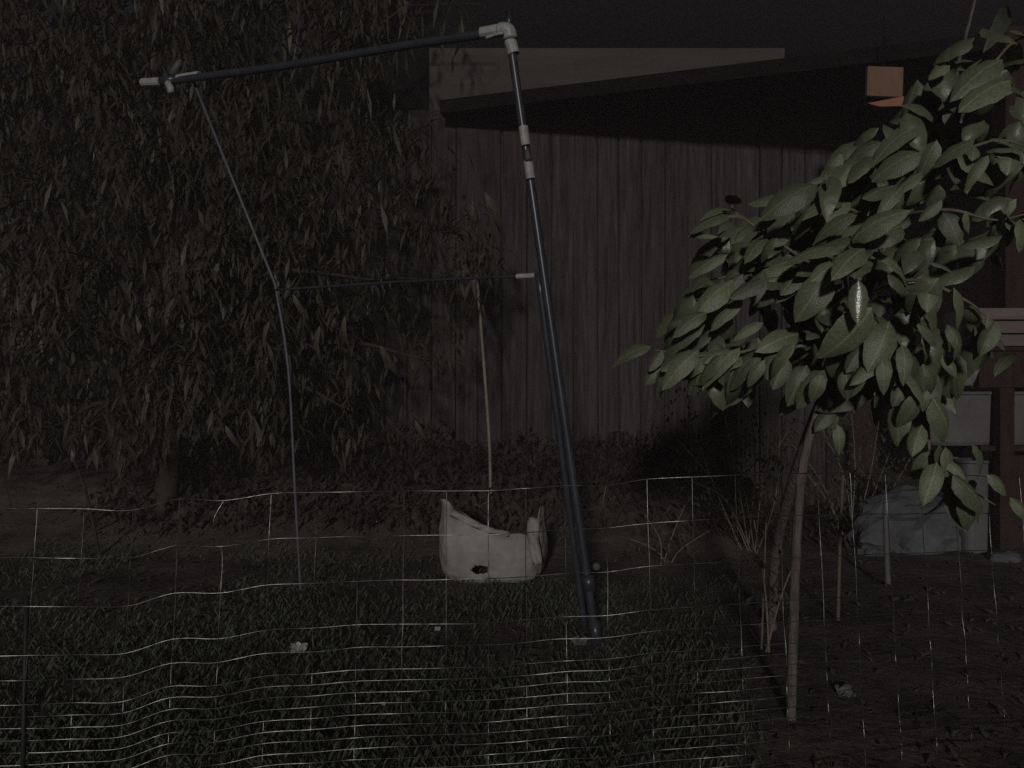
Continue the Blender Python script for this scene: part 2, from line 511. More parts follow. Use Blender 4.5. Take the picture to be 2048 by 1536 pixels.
# ------------------------------------------------------------------ narrow-leaved tree filling the left, and dense growth behind it
def leaves_mesh(pts, length, width, rnd, droop=0.8, m=None, name='crown'):
    """many narrow bent leaf blades as one mesh; each blade 2 segments folded on the midrib"""
    V, Fc = [], []
    for p in pts:
        L = length * rnd.uniform(0.65, 1.25)
        w = width * rnd.uniform(0.7, 1.2)
        a = rnd.uniform(0, 2 * math.pi)
        el = -rnd.uniform(0.1, 1.0) * droop * 1.4
        d = Vector((math.cos(a) * math.cos(el), math.sin(a) * math.cos(el), math.sin(el)))
        sd_ = d.cross(Vector((rnd.uniform(-.4, .4), rnd.uniform(-.4, .4), 1))).normalized()
        dn = Vector((0, 0, -1))
        p = Vector(p)
        q1 = p + d * L * 0.5 + dn * L * 0.06
        q2 = p + d * L * 0.85 + dn * L * 0.32
        k = len(V)
        V += [p, q1 + sd_ * w, q1 + dn * w * 0.4, q1 - sd_ * w, q2]
        Fc += [(k, k + 1, k + 2), (k, k + 2, k + 3), (k + 1, k + 4, k + 2), (k + 2, k + 4, k + 3)]
    me = bpy.data.meshes.new(name)
    me.from_pydata([tuple(v) for v in V], [], Fc)
    me.materials.append(m)
    return me

rt = random.Random(21)
tb = P(330, 1010, 5.0)
tb.z = gz(tb.x, tb.y) - 0.03
tree = thing('narrow_leaved_tree', 'big dark tree with drooping narrow leaves filling the left side', 'tree', tb)
trunk_pts = spline([tb, tb + Vector((0.03, 0, 0.5)), tb + Vector((-0.05, 0.02, 1.0)), tb + Vector((0.1, 0.05, 1.6))], 5)
MB().tube(trunk_pts, [0.075 - 0.002 * i for i in range(len(trunk_pts))], 9).build('trunk', MATS['dark_bark'], tree, smooth=True)
limb_ends = []
shoots = []
for (ex, ey, ed, sz) in [(60, 300, 4.9, .9), (230, 80, 5.1, 1.4), (480, 120, 5.2, 1.5), (700, 60, 5.4, 1.6), (640, 330, 4.8, 1.3), (860, 250, 5.3, 1.5), (900, 460, 5.0, 1.2), (760, 560, 4.6, 1.0),
                     (480, 460, 4.5, .9), (200, 520, 4.5, .8), (20, 640, 4.7, .6), (560, 700, 4.5, .6), (860, 720, 4.9, .7), (330, 720, 4.5, .5), (120, 850, 4.6, .35), (700, 820, 4.7, .5), (930, 560, 5.2, .9), (420, -20, 5.2, 1.5), (40, 40, 5.0, 1.3), (840, -10, 5.4, 1.5)]:
    st = tb + Vector((0.0, 0.03, sz))
    e = P(ex, ey, ed)
    mid = st.lerp(e, 0.55) + Vector((rt.uniform(-.1, .1), rt.uniform(-.1, .1), 0.22))
    pts = spline([st, mid, e], 8)
    limb_ends.append(pts)
    MB().tube(pts, [0.028 * (1 - i / len(pts)) + 0.004 for i in range(len(pts))], 6).build('limb', MATS['dark_bark'], tree, smooth=True)
    for t in range(7):
        k = rt.randint(4, len(pts) - 1)
        a = pts[k]
        z = a + Vector((rt.uniform(-.55, .55), rt.uniform(-.45, .45), rt.uniform(-.25, .35)))
        z2 = z + Vector((rt.uniform(-.2, .2), rt.uniform(-.2, .2), -rt.uniform(.1, .4)))
        shoots.append(spline([a, z, z2], 7))
sb = MB()
for sh in shoots:
    sb.tube(sh, [0.006 * (1 - 0.7 * i / len(sh)) for i in range(len(sh))], 4, False)
sb.build('shoots', MATS['dark_bark'], tree)
def in_crown(p):
    px_ = 1024 + p.x / p.y * F
    py_ = 768 - (p.z - CAM_Z) / p.y * F
    lim = 1010 - 90 * sstep(500, 200, py_) - 60 * sstep(650, 900, py_)
    return px_ < lim + 40 * noise.noise(Vector((py_ * 0.01, 0, 0))) and py_ < 900 + 60 * noise.noise(Vector((px_ * 0.006, 2, 0)))
pts = []
for sh in shoots + limb_ends:
    for _ in range(48):
        k = rt.randint(1, len(sh) - 1)
        p = sh[k] + Vector((rt.gauss(0, .07), rt.gauss(0, .07), rt.gauss(0, .07)))
        if in_crown(p):
            pts.append(p)
# fill the crown's volume so that hardly any gap is left on the far left
while len(pts) < 13500:
    d = rt.uniform(4.3, 5.7)
    p = P(rt.uniform(-220, 1010), rt.uniform(-160, 900), d)
    px_ = 1024 + p.x / p.y * F
    dens = 1 - 0.82 * sstep(560, 900, px_)
    n = noise.noise(p * 1.6)
    if rt.random() < dens and n > -0.18 + 0.25 * sstep(600, 950, px_) and in_crown(p):
        pts.append(p)
cr_me = leaves_mesh(pts, 0.135, 0.0125, rt, 0.95, MATS['narrow_leaf'])
co = bpy.data.objects.new('crown', cr_me)
COL.objects.link(co)
attach(co, tree)
co['kind'] = 'stuff'

# curled pale leaves that catch the light on the tree
def leaf_mesh(name, m, L=1.0, Wd=0.5, curl=0.35, fold=0.12, n=8, tipdroop=0.0, seed=0):
    """ovate leaf along +X, upper face +Z, length 1"""
    rr = random.Random(seed)
    V, Fc = [], []
    ph = rr.uniform(0, 6)
    for i in range(n + 1):
        t = i / n
        w = Wd * 0.5 * (math.sin(math.pi * min(1, t ** 0.82)) ** 0.66 if 0 < t < 1 else 0.0) * (1 - 0.12 * t)
        x = t * L
        z = -curl * t * t - tipdroop * t ** 4
        xx = x * (1 - 0.25 * curl * t)
        rows = [(-1, 0), (-0.5, 0.35), (0, 0), (0.5, 0.35), (1, 0)]
        for k, (s_, _) in enumerate(rows):
            zz = z + fold * w * (abs(s_) ** 1.3) * 2.0 - 0.55 * w * abs(s_) ** 2.2
            zz += 0.03 * Wd * math.sin(ph + t * 17 + s_ * 2) * abs(s_)
            V.append((xx, s_ * w, zz))
    for i in range(n):
        for k in range(4):
            a = i * 5 + k
            Fc.append((a, a + 5, a + 6, a + 1))
    me = bpy.data.meshes.new(name)
    me.from_pydata(V, [], Fc)
    me.materials.append(m)
    me.polygons.foreach_set('use_smooth', [True] * len(Fc))
    bm = bmesh.new(); bm.from_mesh(me)
    bmesh.ops.remove_doubles(bm, verts=bm.verts, dist=0.0005)
    bm.to_mesh(me); bm.free()
    return me

def place_leaf(me, base, tip, up, parent, scale_w=1.0):
    base, tip = Vector(base), Vector(tip)
    d = tip - base
    L = d.length
    xax = d.normalized()
    zax = (up - xax * up.dot(xax)).normalized()
    yax = zax.cross(xax)
    m = Matrix((xax, yax, zax)).transposed().to_4x4()
    o = bpy.data.objects.new('leaf', me)
    COL.objects.link(o)
    o.rotation_euler = m.to_euler()
    o.location = base
    o.scale = (L, L * scale_w, L)
    o.parent = parent
    o.matrix_parent_inverse = world_matrix(parent).inverted()
    return o
mat('dry_leaf', (0.075, 0.066, 0.046), 0.6, 0.3, var=0.3, scale=20, trans=0.1)
nl = leaf_mesh('narrow_leaf', MATS['dry_leaf'], 1, 0.26, 0.75, 0.15, 9)
for (x0, y0, x1, y1, d) in [(265, 560, 232, 600, 4.1), (350, 595, 285, 645, 4.1), (585, 588, 606, 640, 4.2), (945, 400, 925, 470, 4.7), (970, 385, 1010, 470, 4.8), (540, 640, 490, 700, 4.2),
                            (640, 650, 600, 720, 4.3), (250, 625, 210, 680, 4.2), (880, 400, 905, 470, 4.8), (830, 840, 850, 890, 4.6), (690, 630, 665, 700, 4.3), (760, 690, 790, 760, 4.5), (450, 850, 470, 910, 4.4)]:
    place_leaf(nl, P(x0, y0, d), P(x1, y1, d - 0.03), Vector((-0.3, -0.8, 0.6)), tree, 0.75)

hp = [P(rt.uniform(-350, 820), rt.uniform(-250, 960), rt.uniform(6.2, 7.6)) for _ in range(15000)]
hp = [p for p in hp if p.x < -0.9 - 0.2 * noise.noise(p) and not (WALL_D - 0.2 < p.y < WALL_D + 0.2 and p.x > -3.1)]
hb = P(120, 900, 6.8); hb.z = gz(hb.x, hb.y) - 0.02
ft = thing('background_tree', 'almost black leafy tree behind the big tree on the far left', 'tree', hb)
MB().tube(spline([hb, hb + Vector((0.05, 0, 1.1)), hb + Vector((-0.08, 0, 2.3))], 5), 0.08, 8).build('trunk', MATS['bark'], ft, smooth=True)
fo = bpy.data.objects.new('crown', leaves_mesh(hp, 0.24, 0.038, rt, 0.8, MATS['far_leaf']))
COL.objects.link(fo)
attach(fo, ft)
fo['kind'] = 'stuff'

# ------------------------------------------------------------------ pipe frame with white fittings
fb = ground_at(1197, 1290)
frame = thing('pipe_frame', 'leaning dark pipe frame with white corner fittings over the garden bed', 'frame', fb)
T = P(1018, 62, 2.90)
post = lin(fb - Vector((0, 0, 0.04)), T, 5)
MB().tube(spline(post, 6), 0.0155, 12).build('post', MATS['pipe'], frame, smooth=True)
bb = ground_at(1172, 1260)
br = lin(P(1076, 545, 2.93), bb - Vector((0, 0, 0.03)), 4)
MB().tube(spline(br, 6), 0.0125, 10).build('brace', MATS['pipe'], frame, smooth=True)
TL = P(345, 161, 3.6)
bar = [T + Vector((-0.01, 0, 0.0)), P(800, 93, 3.12), P(560, 133, 3.34), TL, P(288, 165, 3.66)]
MB().tube(spline(bar, 6), 0.0165, 12).build('top_bar', MATS['pipe'], frame, smooth=True)
cb = [P(1082, 551, 2.93), P(950, 556, 3.05), P(760, 566, 3.3), P(548, 580, 3.6)]
MB().tube(spline(cb, 6), 0.0055, 8).build('crossbar', MATS['pipe'], frame, smooth=True)
lb = ground_at(603, 1190)
lp = [lb - Vector((0, 0, 0.04)), P(590, 980, 3.6), P(577, 740, 3.6), P(551, 570, 3.6), P(470, 370, 3.6), P(386, 165, 3.6)]
MB().tube(spline(lp[:4], 6) + [P(470, 370, 3.6), P(386, 160, 3.6)], 0.0066, 8).build('side_rod', MATS['rod'], frame, smooth=True)
def sleeve(name, a, b2, r, r2=None):
    return MB().tube(lin(Vector(a), Vector(b2), 3), [r, r, r2 or r], 12).build(name, MATS['pvc'], frame, smooth=False)
# corner fitting: two sleeves, a shoulder block, a cap and a loose strap
sleeve('fitting_sleeve', P(962, 66, 2.935), P(1012, 57, 2.9), 0.0205)
sleeve('fitting_sleeve', P(1016, 66, 2.9), P(1028, 108, 2.9), 0.0225)
el = spline([P(1000, 60, 2.905), P(1014, 60, 2.89), P(1019, 66, 2.89), P(1021, 78, 2.89)], 5)
elb = MB().tube(el, 0.026, 12).build('elbow', MATS['pvc'], frame, smooth=True)
MB().tube([P(1017, 58, 2.9), P(1019, 40, 2.9), P(1019, 27, 2.9)], [0.013, 0.012, 0.009], 10).build('cap', MATS['pipe'], elb, smooth=True)
MB().tube(spline([P(972, 76, 2.9), P(988, 70, 2.89), P(1006, 66, 2.87)], 4), 0.006, 6).build('strap', MATS['pvc'], elb, smooth=True)
# far tee
sleeve('fitting_sleeve', P(286, 165.5, 3.66), P(322, 163.5, 3.61), 0.0195)
sleeve('fitting_sleeve', P(356, 158, 3.59), P(400, 151, 3.55), 0.0195)
MB().tube([P(322, 163.5, 3.61), P(356, 158, 3.59)], 0.021, 12).build('tee', MATS['pipe'], frame, smooth=True)
MB().tube([P(345, 150, 3.58), P(358, 128, 3.58), P(362, 120, 3.58)], [0.018, 0.017, 0.010], 10).build('tee_stub', MATS['tub'], frame, smooth=True)
MB().tube([P(336, 166, 3.58), P(342, 178, 3.57), P(343, 186, 3.57)], [0.016, 0.017, 0.016], 10).build('tee_stub', MATS['pvc'], frame, smooth=True)
# couplings along the post and the crossbar
sleeve('coupling', P(1046.5, 253, 2.895), P(1052, 291, 2.895), 0.0172)
sleeve('coupling', P(1056.5, 322, 2.895), P(1061.5, 358, 2.895), 0.0172)
sleeve('coupling', P(1033, 553, 2.95), P(1069, 551, 2.93), 0.0095)
MB().tube([P(1054, 300, 2.88), P(1057, 320, 2.87)], [0.008, 0.012], 8).build('clip', MATS['tub'], frame, smooth=True)
MB().tube([P(1193, 1133, 2.88), P(1193, 1133, 2.83)], [0.017, 0.012], 14).build('clamp_knob', MATS['tub'], frame, smooth=True)
MB().tube([P(1175, 1150, 2.91), P(1180, 1180, 2.91)], 0.024, 12).build('clamp', MATS['pipe'], frame, smooth=True)
fbx = fb + Vector((0, 0, 0.06))
MB().tube([fb + Vector((-0.006, 0, 0.0)), fb + Vector((-0.015, 0, 0.09))], 0.0205, 12).build('foot', MATS['pipe'], frame, smooth=True)

# ------------------------------------------------------------------ torn white sack
q = ground_at(985, 1168)
sc_, sy_ = q.x, q.y + 0.2
sack = thing('plastic_sack', 'torn white plastic sack of soil standing open beside the pipe frame', 'sack', (sc_, sy_, q.z))
s = (q.y) / F
NA, NR = 180, 52
def rim_h(a):
    # a: angle, 0 = +x, -pi/2 = towards the viewer
    xk = math.cos(a)
    front = max(0.0, -math.sin(a))
    h = (96 + 66 * sstep(0.35, -0.95, xk)) * s               # slopes up to the left
    h -= 52 * s * sstep(-0.1, 0.6, math.sin(a))
    h += 50 * s * sstep(0.70, 0.80, xk) * sstep(0.75, 0.2, math.sin(a))    # a raised corner at the right
    h += 3 * s * math.sin(a * 9)
    return h + 6 * s
V, Fc = [], []
for j in range(NR):
    v = j / (NR - 1)
    for i in range(NA):
        a = 2 * math.pi * i / NA
        h = rim_h(a)
        e = 0.72
        cx_ = math.copysign(abs(math.cos(a)) ** e, math.cos(a))
        cy_ = math.copysign(abs(math.sin(a)) ** e, math.sin(a))
        bulge = 0.93 + 0.07 * math.sin(min(1, v * 1.15) * math.pi) + 0.05 * v
        if v < 0.12:
            bulge *= 0.86 + 0.14 * (v / 0.12)
        n = noise.fractal(Vector((cx_ * 1.7, cy_ * 1.7, v * 1.9)), 1.0, 2.1, 4) * 0.055
        cr_ = 0.016 * math.sin(a * 13 + v * 5 + 2 * noise.noise(Vector((a, v * 3, 0)))) * v
        cz = q.z - 0.012 + v * h
        V.append((sc_ + (bulge + n + cr_) * cx_ * 110 * s, sy_ + (bulge + n + cr_) * cy_ * 0.20, cz))
for j in range(NR - 1):
    for i in range(NA):
        v0 = (j + 0.5) / NR
        a = 2 * math.pi * (i + 0.5) / NA
        px_ = 1024 + V[j * NA + i][0] / V[j * NA + i][1] * F
        py_ = 768 - (V[j * NA + i][2] - CAM_Z) / V[j * NA + i][1] * F
        hole = math.sin(a) < 0 and ((px_ - 957) / 17) ** 2 + ((py_ - 1140) / 9) ** 2 < 1 + 0.5 * noise.noise(Vector((px_ * .2, py_ * .2, 0)))
        if not hole:
            Fc.append((j * NA + i, j * NA + (i + 1) % NA, (j + 1) * NA + (i + 1) % NA, (j + 1) * NA + i))
m_ = MB(); m_.v, m_.f = V, Fc
so_ = m_.build('bag', MATS['sack'], sack, smooth=True)
md = so_.modifiers.new('thick', 'SOLIDIFY'); md.thickness = 0.003; md.offset = 1
# soil inside
b = MB()
ring = [(sc_ + 0.82 * math.cos(2 * math.pi * k / 32) * 108 * s, sy_ + 0.82 * math.sin(2 * math.pi * k / 32) * 0.19, q.z + 70 * s + 0.012 * math.sin(k * 2.3)) for k in range(32)]
b.add(ring + [(sc_, sy_, q.z + 80 * s)], [(k, (k + 1) % 32, 32) for k in range(32)])
b.build('soil_fill', MATS['soil'], sack, smooth=True)
# folded flap across the front rim and twisted corner
def strip(name, pts, hw, m, parent, wav=0.01, normal=Vector((0, -1, 0.2))):
    pts = spline(pts, 6)
    V, Fc = [], []
    for i, p in enumerate(pts):
        t = (pts[min(i + 1, len(pts) - 1)] - pts[max(i - 1, 0)]).normalized()
        sd_ = t.cross(normal).normalized()
        w_ = hw[0] + (hw[1] - hw[0]) * i / (len(pts) - 1)
        for k in range(5):
            u = (k - 2) / 2
            V.append(p + sd_ * u * w_ + normal * (wav * math.sin(i * 1.1 + u * 3) + 0.008 * (1 - u * u)))
    for i in range(len(pts) - 1):
        for k in range(4):
            a = i * 5 + k
            Fc.append((a, a + 1, a + 6, a + 5))
    o = MB().add(V, Fc).build(name, m, parent, smooth=True)
    sm_ = o.modifiers.new('thick', 'SOLIDIFY'); sm_.thickness = 0.003
    return o
yb_ = sy_ - 0.205
strip('folded_cuff', [P(902, 1024, yb_), P(950, 1048, yb_ - 0.005), P(985, 1062, yb_ - 0.005), P(1018, 1068, yb_)], (0.018, 0.012), MATS['sack'], so_)
strip('twisted_corner', [P(1070, 1036, yb_ + 0.06), P(1066, 1070, yb_ + 0.03), P(1076, 1128, yb_ + 0.02)], (0.034, 0.022), MATS['sack'], sack, 0.012)

# ------------------------------------------------------------------ thin stakes
def stake(name, label, cat, pts, r, m, nodes=0, top=None, group=None):
    base = pts[0]
    t = thing(name, label, cat, base, group)
    pts2 = [Vector(base) - Vector((0, 0, 0.05))] + [Vector(p) for p in pts]
    sp = spline(pts2, 5)
    MB().tube(sp, [r * (1 - 0.15 * i / len(sp)) for i in range(len(sp))], 8).build('shaft', m, t, smooth=True)
    for k in range(nodes):
        i = int((k + 0.7) / nodes * (len(sp) - 2)) + 1
        i = min(i, len(sp) - 2)
        dd = (sp[i + 1] - sp[i - 1]).normalized()
        MB().tube([sp[i] - dd * 0.006, sp[i], sp[i] + dd * 0.006], [r * 0.95, r * 1.3, r * 0.95], 8).build('node', m, t, smooth=True)
    if top:
        MB().tube([sp[-1] - Vector((0, 0, .02)), sp[-1] + Vector((0.004, 0, 0.03)), sp[-1] + Vector((-.004, 0, .045))], [r * 1.3, r * 1.9, r * 0.7], 8).build('tie', top, t, smooth=True)
    return t
g0 = P(981, 950, 5.1); g0.z = gz(g0.x, g0.y)
stake('bamboo_cane', 'slim pale bamboo cane standing against the board wall', 'cane', [g0, P(979, 890, g0.y), P(968, 730, g0.y), P(953, 545, g0.y)], 0.0115, MATS['bamboo'], 6)
g0 = ground_at(1776, 1172)
stake('white_stake', 'white plastic garden stake left of the boulder', 'stake', [g0, P(1773, 1100, g0.y), P(1771, 1005, g0.y)], 0.015, MATS['tub'], 0)
g0 = ground_at(1676, 1240)
stake('garden_stake', 'thin pale wooden stake just right of the broad-leaved tree trunk', 'stake', [g0, P(1680, 1080, g0.y), P(1686, 950, g0.y)], 0.0075, MATS['dull_cane'], 4)
g0 = ground_at(200, 1112)
stake('garden_stake', 'dark garden stake with a pale tied tip under the left tree', 'stake', [g0, P(172, 985, g0.y), P(146, 915, g0.y)], 0.009, MATS['dark_bark'], 0, MATS['tub'])

# ------------------------------------------------------------------ broad-leaved tree on the right
rl = random.Random(5)
t0 = ground_at(1581, 1440)
btree = thing('broad_leaved_tree', 'slender tree with large oval leaves spreading over the right side', 'tree', t0)
tr = [t0 - Vector((0, 0, 0.05)), P(1589, 1200, 2.27), P(1597, 1010, 2.27), P(1612, 900, 2.26), P(1645, 800, 2.25), P(1682, 715, 2.25), P(1716, 640, 2.24), P(1770, 500, 2.26), P(1850, 300, 2.3), P(1915, 130, 2.34), P(1960, -40, 2.38)]
tp = spline(tr, 6)
NT = len(tp)
MB().tube(tp, [0.0136 * (1 - 0.75 * max(0, i - 14) / (NT - 14)) for i in range(NT)], 10).build('trunk', MATS['bark'], btree, smooth=True)
t1 = ground_at(1543, 1255)
tr2 = [t1 - Vector((0, 0, 0.05)), P(1551, 1110, 2.95), P(1582, 978, 2.65), P(1628, 842, 2.4), P(1664, 762, 2.3), P(1704, 640, 2.3)]
MB().tube(spline(tr2, 6), 0.0185, 8).build('stem', MATS['bark'], btree, smooth=True)
def branch(pts, r0=0.006, r1=0.002):
    sp = spline(pts, 6)
    o = MB().tube(sp, [r0 + (r1 - r0) * i / (len(sp) - 1) for i in range(len(sp))], 6).build('branch', MATS['twig'], btree, smooth=True)
    return sp, o
BR = []
def B_(*a, r0=0.006, r1=0.002):
    sp = branch([P(*p) for p in a], r0, r1)
    BR.append(sp)
B_((1712, 645, 2.24), (1660, 560, 2.1), (1580, 500, 2.05), (1480, 432, 2.05), (1462, 412, 2.05))
B_((1700, 670, 2.24), (1620, 590, 2.15), (1520, 545, 2.1), (1420, 560, 2.1))
B_((1685, 720, 2.25), (1600, 660, 2.1), (1500, 700, 2.05), (1400, 712, 2.05), (1310, 700, 2.05))
B_((1765, 510, 2.26), (1720, 430, 2.15), (1640, 400, 2.1), (1570, 385, 2.1))
B_((1790, 450, 2.27), (1760, 340, 2.2), (1690, 320, 2.15), (1650, 350, 2.1))
B_((1835, 335, 2.29), (1850, 270, 2.25), (1890, 180, 2.25), (1900, 130, 2.25))
B_((1880, 220, 2.32), (1960, 160, 2.2), (2020, 90, 2.2), (2080, 60, 2.2))
B_((1800, 430, 2.27), (1900, 420, 2.1), (1990, 440, 2.1), (2080, 420, 2.1))
B_((1735, 590, 2.24), (1830, 560, 2.05), (1930, 600, 2.0), (1980, 640, 2.0))
B_((1730, 610, 2.24), (1768, 660, 2.0), (1790, 740, 1.95), (1832, 800, 1.95), r0=0.005, r1=0.003)
B_((1766, 655, 2.0), (1752, 690, 1.98), (1738, 722, 1.98), r0=0.004)
B_((1700, 680, 2.24), (1800, 700, 2.1), (1850, 820, 2.05), (1862, 910, 2.05), (1905, 955, 2.05), (1990, 1010, 2.05))
B_((1676, 745, 2.25), (1672, 790, 2.24), (1664, 860, 2.25), r0=0.005)
B_((1850, 300, 2.3), (1920, 300, 2.15), (2000, 280, 2.1), (2070, 300, 2.1))
B_((1716, 640, 2.24), (1690, 560, 2.0), (1700, 500, 1.9), (1705, 470, 1.88))
LV = [leaf_mesh('broad_leaf', MATS['leaf'], 1, wd, cu, fo_, 8, td, sd_) for wd, cu, fo_, td, sd_ in
      [(0.52, 0.42, 0.10, 0.0, 1), (0.58, 0.55, 0.06, 0.05, 2), (0.48, 0.30, 0.16, 0.1, 3), (0.54, 0.68, 0.12, 0.0, 4), (0.62, 0.25, 0.05, 0.15, 5), (0.44, 0.5, 0.2, 0.1, 6), (0.5, 0.12, 0.02, 0.05, 7)]]
mat('waxy_leaf', (0.12, 0.135, 0.085), 0.27, 0.9, var=0.3, scale=10, bump=0.12, bscale=24)
WAXY = leaf_mesh('broad_leaf', MATS['waxy_leaf'], 1, 0.42, 0.12, 0.1, 8, 0.0, 8)
leaf_count = 0
def C(cx, cy):
    return 1024 + cx / 2, cy / 2
EXPL = [((1640, 500), (1440, 545), 1.1), ((1490, 568), (1315, 600), 1.0), ((1640, 610), (1450, 640), 1.2), ((1410, 635), (1280, 712), 1.0), ((1222, 738), (1022, 776), 1.0),
        ((1232, 805), (1096, 920), 1.3), ((1850, 562), (1668, 624), 1.1), ((1905, 620), (1800, 735), 0.8), ((1962, 238), (1776, 312), 1.0), ((1752, 262), (1668, 292), 1.2),
        ((1992, 322), (1800, 356), 1.1), ((1730, 425), (1842, 552), 0.9), ((822, 948), (700, 905), 0.5), ((862, 1018), (684, 1062), 0.8), ((1062, 952), (956, 1016), 1.0),
        ((1112, 1026), (986, 1078), 0.8), ((1160, 1080), (1066, 1170), 1.3), ((1012, 1112), (862, 1176), 1.2), ((884, 1120), (736, 1206), 0.9), ((924, 1200), (776, 1288), 0.8),
        ((1274, 1100), (1150, 1220), 1.3), ((1400, 960), (1190, 1012), 1.2), ((1448, 1014), (1660, 1072), 0.7), ((1660, 1048), (1790, 1060), 0.6), ((1388, 1120), (1386, 1300), 0.8),
        ((1262, 1150), (1240, 1330), 1.0), ((1004, 1290), (884, 1334), 0.8), ((1132, 1378), (986, 1476), 0.9), ((772, 1300), (562, 1344), 0.9), ((712, 1370), (522, 1452), 0.9),
        ((748, 1400), (606, 1486), 0.9), ((1642, 1150), (1628, 1250), 1.0), ((1440, 1230), (1270, 1480), 1.25), ((950, 880), (888, 822), 0.5), ((960, 905), (896, 925), 0.8),
        ((1260, 700), (1300, 760), 0.9), ((1540, 740), (1410, 770), 0.9), ((1560, 750), (1480, 810), 0.9), ((1380, 860), (1200, 900), 0.9), ((1500, 860), (1380, 900), 1.0),
        ((1700, 560), (1600, 720), 1.0), ((1640, 690), (1520, 740), 1.0), ((1720, 800), (1620, 880), 0.9), ((1560, 900), (1450, 940), 1.0), ((1500, 1100), (1620, 1150), 1.0),
        ((840, 1420), (700, 1520), 0.9), ((1250, 1480), (1130, 1570), 1.1), ((1100, 1430), (1040, 1560), 1.2), ((1350, 1500), (1290, 1620), 1.2), ((800, 1340), (650, 1400), 0.9),
        ((1330, 1480), (1360, 1600), 1.0), ((1700, 1330), (1800, 1400), 1.0), ((1620, 1300), (1760, 1350), 1.0), ((1560, 1460), (1640, 1560), 1.0), ((1720, 1420), (1800, 1500), 0.9),
        ((1680, 1590), (1820, 1770), 0.9), ((1700, 1850), (1660, 2000), 1.1), ((1760, 1900), (1960, 2040), 0.8), ((1990, 1990), (2110, 2070), 0.8), ((1800, 1960), (1900, 2160), 0.9),
        ((1660, 1560), (1640, 1640), 0.9), ((1690, 1860), (1760, 1960), 1.0), ((1180, 1460), (1110, 1590), 1.1), ((1060, 1400), (1020, 1500), 1.0), ((1240, 1500), (1200, 1610), 1.2), ((1400, 1480), (1440, 1600), 1.2), ((1480, 1440), (1500, 1560), 1.1), ((1010, 1440), (930, 1530), .9), ((700, 1280), (600, 1260), .8), ((780, 1250), (660, 1270), .9), ((1300, 1380), (1350, 1540), 1.3), ((1560, 1380), (1600, 1500), 1.1), ((1640, 1340), (1720, 1440), 1.1), ((1740, 1300), (1830, 1380), 1.0), ((1600, 1430), (1660, 1540), 1.1), ((1500, 1500), (1540, 1610), 1.1), ((1780, 1360), (1850, 1470), 1.0), ((1660, 1480), (1730, 1590), 1.0), ((1840, 1780), (1960, 1900), 0.9), ((1900, 1900), (2030, 1960), 0.9), ((1640, 1700), (1600, 1800), 0.9)]
for i, (a, b2, sw) in enumerate(EXPL):
    xa, ya = C(*a); xb, yb2 = C(*b2)
    d = 2.02 + rl.uniform(-0.12, 0.1)
    if i == 24: d = 1.86
    if i == 32: d = 1.9
    up = Vector((rl.uniform(-0.35, 0.1), rl.uniform(-0.95, -0.6), rl.uniform(0.5, 0.85)))
    if i == 24: up = Vector((-0.26, -0.96, 0.07))
    if i == 32: up = Vector((0.35, -0.9, 0.15))
    lf = place_leaf(rl.choice(LV), P(xa, ya, d), P(xb, yb2, d - rl.uniform(-0.03, 0.06)), up, btree, sw * rl.uniform(0.9, 1.05))
    if i == 24:
        COL.objects.unlink(lf); bpy.data.objects.remove(lf)
        lf = place_leaf(WAXY, P(xa, ya, 1.86), P(xb, yb2, 1.843), up, btree, 1.0)
        lf['label'] = 'shiny hanging leaf catching the light'
    leaf_count += 1
# leaves along every branch, alternate and drooping
for sp, bo in BR:
    L_ = len(sp)
    k = 5
    sgn = 1
    while k < L_ and leaf_count < 296:
        p = sp[k]
        t = (sp[min(k + 1, L_ - 1)] - sp[k - 1]).normalized()
        for rep in range(2 if rl.random() < 0.55 else 1):
            out = Vector((rl.uniform(-0.8, 0.5), rl.uniform(-0.7, 0.6), rl.uniform(-0.5, 0.25))) + t * 0.5 + Vector((-0.2 * (p.x < 1.0), 0, -0.25))
            out = out.normalized() * rl.uniform(0.06, 0.14)
            st = p + Vector((rl.uniform(-.02, .02), rl.uniform(-.05, .05), rl.uniform(-.02, .02)))
            place_leaf(rl.choice(LV), st, st + out, Vector((rl.uniform(-.5, .3), rl.uniform(-.9, -.3), rl.uniform(.5, .95))), bo, rl.uniform(0.85, 1.15))
            leaf_count += 1
        k += rl.choice((1, 2, 2, 3))
# clumps filling the middle of the crown
while leaf_count < 298:
    px_, py_ = rl.uniform(1480, 2060), rl.uniform(60, 800)
    if px_ < 1480 + max(0, (560 - py_)) * 0.8:
        continue
    d = rl.uniform(2.15, 2.5)
    st = P(px_, py_, d)
    out = Vector((rl.uniform(-1, .6), rl.uniform(-.6, .6), rl.uniform(-.8, .1))).normalized() * rl.uniform(.09, .14)
    place_leaf(rl.choice(LV), st, st + out, Vector((rl.uniform(-.5, .3), rl.uniform(-.9, -.3), rl.uniform(.4, .95))), btree, 1)
    leaf_count += 1

